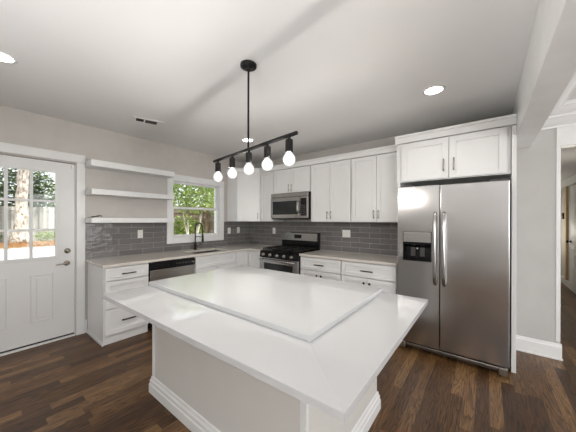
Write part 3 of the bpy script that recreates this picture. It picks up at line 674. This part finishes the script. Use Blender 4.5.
# plinth moulding with a mitred profile all around
sec = [(0.001, 0.001), (0.022, 0.001), (0.022, 0.070), (0.017, 0.076), (0.017, 0.100), (0.010, 0.112), (0.008, 0.130), (0.001, 0.135)]
pm = MB(); rr = []
for cx_, cy_, sx, sy in ((BX0, BY0, -1, -1), (BX1, BY0, 1, -1), (BX1, BY1, 1, 1), (BX0, BY1, -1, 1)):
    rr.append([pm.bm.verts.new((cx_+sx*d, cy_+sy*d, z)) for d, z in sec])
for i in range(4):
    A, B = rr[i], rr[(i+1) % 4]
    for k in range(len(sec)): pm.bm.faces.new((A[k], A[(k+1) % len(sec)], B[(k+1) % len(sec)], B[k]))
pm.build('plinth_moulding', 'trim', isl)
g = 0.00015; ZL0, ZL1, ZU = 0.848, 0.876, 0.905
MB().prism([(IX0, IY0-0.024), (IX1-g, IY0+0.015), (UX1-0.02-g, UY0+0.02), (IX0, UY0+0.02)], ZL0, ZL1).build('lower_slab', 'quartz', isl, bevel=0.0003)
MB().prism([(IX1, IY0+0.015+g), (IX1, IY1), (UX1-0.02, IY1), (UX1-0.02, UY0+0.02+g)], ZL0, ZL1).build('lower_slab', 'quartz', isl, bevel=0.0003)
MB().prism([(IX0, UY0+0.0205), (UX1-0.0205, UY0+0.0205), (UX1-0.0205, IY1), (IX0, IY1)], ZL0, ZL1-0.0005).build('sub_deck', 'quartz', isl)
MB().box(IX0, UX1, UY0, IY1, ZL1+0.0003, ZU).build('raised_slab', 'quartz', isl, bevel=0.002)

# ------------------------------------------------------------------ floating shelves and what lies there
for z0, z1, lab in ((2.065, 2.140, 'topmost of the three white floating shelves left of the window'), (1.725, 1.790, 'middle one of the three white floating shelves left of the window'), (1.379, 1.440, 'lowest of the three white floating shelves, just above the tiles')):
    sh = MB(LEFT)
    sh.box(-2.811, -1.786, 0.0012, 0.25, z0, z1)
    sh.build('floating_shelf', 'trim', label=lab, category='shelf', group='floating shelves left of the window')
kh = thing('metal_hinge', (0.2, -2.76, 1.441), 'small dark loose hinge lying at the left end of the lowest shelf', 'hinge')
MB().box(0.17, 0.21, -2.832, -2.782, 1.4412, 1.4462).box(0.17, 0.19, -2.775, -2.72, 1.452, 1.458).build('leaf', 'dkmetal', kh, bevel=0.001)
MB().tube([(0.165, -2.790, 1.449), (0.215, -2.775, 1.449)], 0.0075, 10).build('knuckle', 'dkmetal', kh)
MB().tube([(0.19, -2.775, 1.447), (0.20, -2.74, 1.462), (0.19, -2.70, 1.468), (0.185, -2.690, 1.455)], 0.006, 8).build('arm', 'dkmetal', kh)

# ------------------------------------------------------------------ wall plates
def plate(fr, u, z, lab, w=0.070, gangs=1, kind='outlet'):
    r = thing('power_outlet' if kind == 'outlet' else 'switch_plate', fr((u, 0.0095, z-0.058)), lab, 'outlet' if kind == 'outlet' else 'switch')
    MB(fr).box(u-w/2, u+w/2, 0.0095, 0.0150, z-0.0585, z+0.0585).build('plate', 'plastic', r, bevel=0.002)
    for k in range(gangs):
        uc = u + (k-(gangs-1)/2)*0.046
        if kind == 'outlet':
            for dz in (-0.021, 0.021):
                rc = MB(fr).box(uc-0.017, uc+0.017, 0.0152, 0.0170, z+dz-0.014, z+dz+0.014).build('receptacle', 'plastic', r, bevel=0.002)
                sl = MB(fr); sl.box(uc-0.008, uc-0.006, 0.0171, 0.0174, z+dz-0.004, z+dz+0.006); sl.box(uc+0.006, uc+0.008, 0.0171, 0.0174, z+dz-0.004, z+dz+0.006); sl.build('slot', 'rubber', rc)
        else:
            MB(fr).box(uc-0.017, uc+0.017, 0.0152, 0.0190, z-0.034, z+0.034).build('rocker', 'plastic', r, bevel=0.002)
plate(LEFT, -2.172, 1.210, 'white outlet on grey tiles under the floating shelves')
plate(LEFT, -0.557, 1.210, 'white outlet on the tiles nearest the window, left of a pair')
plate(LEFT, -0.324, 1.216, 'white outlet on the tiles nearest the corner, right of a pair')
plate(BACK, 0.697, 1.210, 'white outlet on the tiles left of the range')
plate(BACK, 2.216, 1.205, 'wide white double plate on the tiles above the short worktop', 0.135, 2, 'switch')

# ------------------------------------------------------------------ ceiling vent and recessed lights
vt = thing('ceiling_vent', (0.755, -2.375, H-0.006), 'small white louvred air vent in the ceiling near the door wall', 'vent')
vf = MB(Frame((0.755, -2.375, 0), (0.30, 1, 0), (1, -0.30, 0)))
vf.box(-0.165, 0.165, -0.085, -0.055, H-0.008, H-0.0005); vf.box(-0.165, 0.165, 0.055, 0.085, H-0.008, H-0.0005); vf.box(-0.165, -0.135, -0.055, 0.055, H-0.008, H-0.0005); vf.box(0.135, 0.165, -0.055, 0.055, H-0.008, H-0.0005); vf.box(-0.055, -0.040, -0.055, 0.055, H-0.008, H-0.0005)
VF = vf.fr; vf.build('frame', 'ceiling', vt, bevel=0.001)
MB(VF).box(-0.135, 0.135, -0.055, 0.055, H-0.0022, H-0.0006).build('duct_opening', 'rubber', vt)
MB(VF).box(0.085, 0.134, -0.054, 0.054, H-0.0078, H-0.003).build('damper_plate', 'ceiling', vt, bevel=0.001)
lo_ = MB(VF)
for i in range(5): lo_.box(-0.038, 0.083, -0.050+i*0.022, -0.039+i*0.022, H-0.0075, H-0.003)
lo_.build('louvre', 'fridgeside', vt)
dl0 = None
for x, y, lab in ((3.585, -1.121, 'round recessed light in the ceiling in front of the refrigerator'), (1.180, -3.591, 'round recessed light in the ceiling at the left picture edge, above the entry door'), (1.180, -1.160, 'round recessed light in the ceiling behind the pendant rod')):
    if dl0 is None:
        r = thing('recessed_light', (x, y, H-0.006), lab, 'light', 'recessed ceiling lights'); dl0 = r
        MB().lathe((x, y, H), [(0.092, -0.0006), (0.090, -0.005), (0.072, -0.007), (0.072, -0.0006)], 'z', 32).build('trim_ring', 'trim', r)
        MB().lathe((x, y, H), [(0.071, -0.0006), (0.071, -0.004), (0, -0.0045)], 'z', 32).build('lens', 'lens', r)
    else:
        r = copy_tree(dl0); r.location = (x, y, H-0.006); r['label'] = lab
    light('recessed_lamp', 'SPOT', (x, y, H-0.02), 8, (1.0, 0.96, 0.90), (0, 0, -1), spot_size=2.2, spot_blend=0.8, shadow_soft_size=0.07)

# ------------------------------------------------------------------ pendant bar light
PX, PY, PZ = 2.53, -2.408, 1.953
P0 = Vector((1.992, -2.334, PZ)); P1 = Vector((3.042, -2.489, PZ)); PC = P0.lerp(P1, (PX-P0.x)/(P1.x-P0.x)); PY = PC.y
pl = thing('pendant_light', (PX, PY, PZ-0.2), 'black bar pendant with five bare bulbs hanging over the island', 'light')
MB().lathe((PX, PY, H), [(0.062, -0.001), (0.062, -0.018), (0.050, -0.026), (0.014, -0.028), (0.014, -0.045), (0.010, -0.05)], 'z', 28).build('canopy', 'black', pl)
MB().tube([(PX, PY, H-0.04), (PX, PY, PZ)], 0.0075, 12).build('rod', 'black', pl)
MB().tube([P0, P1], 0.0125, 14).build('bar', 'black', pl)
sock = None
for t_ in (0.070, 0.297, 0.521, 0.731, 0.937):
    c_ = P0.lerp(P1, t_)
    s_ = MB().lathe((c_.x, c_.y, PZ), [(0.010, -0.008), (0.010, -0.022), (0.022, -0.026), (0.0245, -0.036), (0.0245, -0.092), (0.026, -0.096), (0.026, -0.104), (0.018, -0.105)], 'z', 20).build('socket', 'black', pl)
    pr_ = [(0.016, 0.0), (0.020, -0.007), (0.030, -0.018), (0.038, -0.032), (0.0405, -0.047), (0.038, -0.062), (0.030, -0.076), (0.017, -0.085), (0, -0.088)]
    b_ = MB().lathe((c_.x, c_.y, PZ-0.1055), pr_, 'z', 24).build('bulb', 'bulb', s_, label='glowing round bulb')
    MB().lathe((c_.x, c_.y, PZ-0.146), [(0.004, 0.02), (0.010, 0.012), (0.013, 0), (0.010, -0.012), (0.004, -0.02)], 'z', 12).build('filament', 'filament', s_)
    light('pendant_lamp', 'POINT', (c_.x, c_.y, PZ-0.172), 9.8, (1.0, 0.95, 0.88), shadow_soft_size=0.006)

# ------------------------------------------------------------------ outdoors
struct(MB().box(-60, -0.16, -40, 50, -0.40, -0.16), 'ground', 'ground')
struct(MB().box(-15.8, -0.17, -9, 0.2, -0.155, -0.06), 'patio', 'concrete')
def leaves(mb, c, r, n, size, flat=1.0, hollow=0.45):
    for _ in range(n):
        while True:
            p = Vector((random.uniform(-1, 1), random.uniform(-1, 1), random.uniform(-1, 1)))
            if hollow < p.length <= 1: break
        p = Vector((c[0]+p.x*r[0], c[1]+p.y*r[1], c[2]+p.z*r[2]))
        a = Vector((random.gauss(0, 1), random.gauss(0, 1), random.gauss(0, 0.6)*flat)).normalized(); b = a.orthogonal().normalized()
        b = (Matrix.Rotation(random.uniform(0, 6.28), 3, a) @ b); s = size*random.uniform(0.6, 1.3)
        q = [p - a*s, p + b*s*0.42 + a.cross(b)*s*0.1, p + a*s, p - b*s*0.42 + a.cross(b)*s*0.1]
        mb.bm.faces.new([mb.bm.verts.new(x) for x in q])
def trunk(mb, base, top, r0, r1, flare=1.5, n=8, wob=0.05):
    pts = []; rs = []
    for i in range(n+1):
        f = i/n; p = Vector(base).lerp(Vector(top), f) + Vector((random.uniform(-wob, wob), random.uniform(-wob, wob), 0))*(1 if 0 < i < n else 0)
        pts.append(p); rs.append((r0+(r1-r0)*f)*(1+(flare-1)*max(0, 1-f*6)**2))
    mb.tube(pts, rs, 16, local=False)
T = Vector((-20.3, -1.45, -0.17))
tr = thing('yard_tree', T, 'big pale-barked tree standing in the yard behind the door glass', 'tree')
tm = MB(); trunk(tm, T, T+Vector((-0.1, 0.25, 7.5)), 0.31, 0.26, 2.3, 12, 0.04); tm.build('trunk', 'bark', tr)
lm = MB(); leaves(lm, (-20.3, -1.6, 9.0), (4.5, 5.0, 3.2), 2600, 0.26); lm.build('foliage', 'leafdark', tr)
bush_specs = [
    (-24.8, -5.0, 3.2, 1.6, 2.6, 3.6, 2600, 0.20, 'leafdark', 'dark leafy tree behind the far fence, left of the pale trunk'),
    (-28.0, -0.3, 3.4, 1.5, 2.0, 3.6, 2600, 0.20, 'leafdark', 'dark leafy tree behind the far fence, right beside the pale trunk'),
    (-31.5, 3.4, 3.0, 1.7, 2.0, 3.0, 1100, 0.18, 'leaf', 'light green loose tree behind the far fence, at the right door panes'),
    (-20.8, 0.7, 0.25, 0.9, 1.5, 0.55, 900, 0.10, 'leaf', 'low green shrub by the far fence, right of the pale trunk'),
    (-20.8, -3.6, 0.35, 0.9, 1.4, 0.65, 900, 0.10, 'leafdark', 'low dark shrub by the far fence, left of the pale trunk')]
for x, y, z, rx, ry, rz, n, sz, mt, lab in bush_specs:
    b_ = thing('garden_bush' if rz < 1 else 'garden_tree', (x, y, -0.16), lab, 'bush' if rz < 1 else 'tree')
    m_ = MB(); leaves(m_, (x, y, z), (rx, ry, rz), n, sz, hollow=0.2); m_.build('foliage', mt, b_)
    m_ = MB(); trunk(m_, (x, y, -0.16), (x, y, z), 0.09 if rz < 1 else 0.16, 0.05, 1.2, 5, 0.02); m_.build('stem', 'bark', b_)
def fence(name, x, y0, y1, top, mat, lab, bw):
    r = thing(name, (x, (y0+y1)/2, -0.16), lab, 'fence')
    bd = MB(); y = y0
    while y < y1:
        bd.box(x-0.01, x+0.01, y+0.004, y+bw-0.004, -0.15, top+random.uniform(-0.01, 0.01)); y += bw
    bd.build('boards', mat, r)
    rl = MB()
    for z in (0.25, top-0.25): rl.box(x+0.012, x+0.05, y0, y1, z-0.045, z+0.045)
    rl.build('rails', mat, r)
    y = y0+0.6
    while y < y1:
        MB().box(x+0.052, x+0.14, y-0.045, y+0.045, -0.16, top+0.05).build('post', mat, r); y += 2.4
fence('board_fence', -22.5, -8.0, 8.0, 2.35, 'fence', 'pale weathered board fence across the yard behind the big tree', 0.15)
fence('privacy_fence', -5.6, 0.4, 7.5, 1.98, 'fencebrown', 'brown board fence close behind the kitchen window', 0.14)
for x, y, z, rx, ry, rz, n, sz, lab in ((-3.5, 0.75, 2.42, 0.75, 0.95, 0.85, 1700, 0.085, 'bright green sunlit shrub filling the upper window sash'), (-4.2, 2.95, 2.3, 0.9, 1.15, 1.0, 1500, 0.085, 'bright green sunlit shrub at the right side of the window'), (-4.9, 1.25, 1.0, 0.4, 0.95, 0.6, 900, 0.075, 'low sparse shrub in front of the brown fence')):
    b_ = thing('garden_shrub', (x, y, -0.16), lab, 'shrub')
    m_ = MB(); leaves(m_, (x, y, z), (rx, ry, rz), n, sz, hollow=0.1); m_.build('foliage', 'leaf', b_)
    m_ = MB()
    for k in range(4): trunk(m_, (x+random.uniform(-.1, .1), y+random.uniform(-.1, .1), -0.16), (x+random.uniform(-.5, .5), y+random.uniform(-.6, .6), z+rz*0.3), 0.025, 0.012, 1.2, 5, 0.03)
    m_.build('stem', 'bark', b_)
fl_ = MB()
for _ in range(5000):
    p = Vector((random.uniform(-19.85, -15.0), random.uniform(-7, 3.5), -0.09+random.uniform(0, 0.04)))
    a = random.uniform(0, 6.28); s = random.uniform(0.05, 0.10); u = Vector((math.cos(a), math.sin(a), random.uniform(-.3, .3)))*s; v = Vector((-math.sin(a), math.cos(a), random.uniform(-.3, .3)))*s*0.6
    fl_.bm.faces.new([fl_.bm.verts.new(p+q+Vector((0, 0, 0.03))) for q in (-u, v, u, -v)])
fl_.build('fallen_leaves', 'litter', label='orange fallen leaves scattered over the yard beyond the patio', category='leaves', kind='stuff')
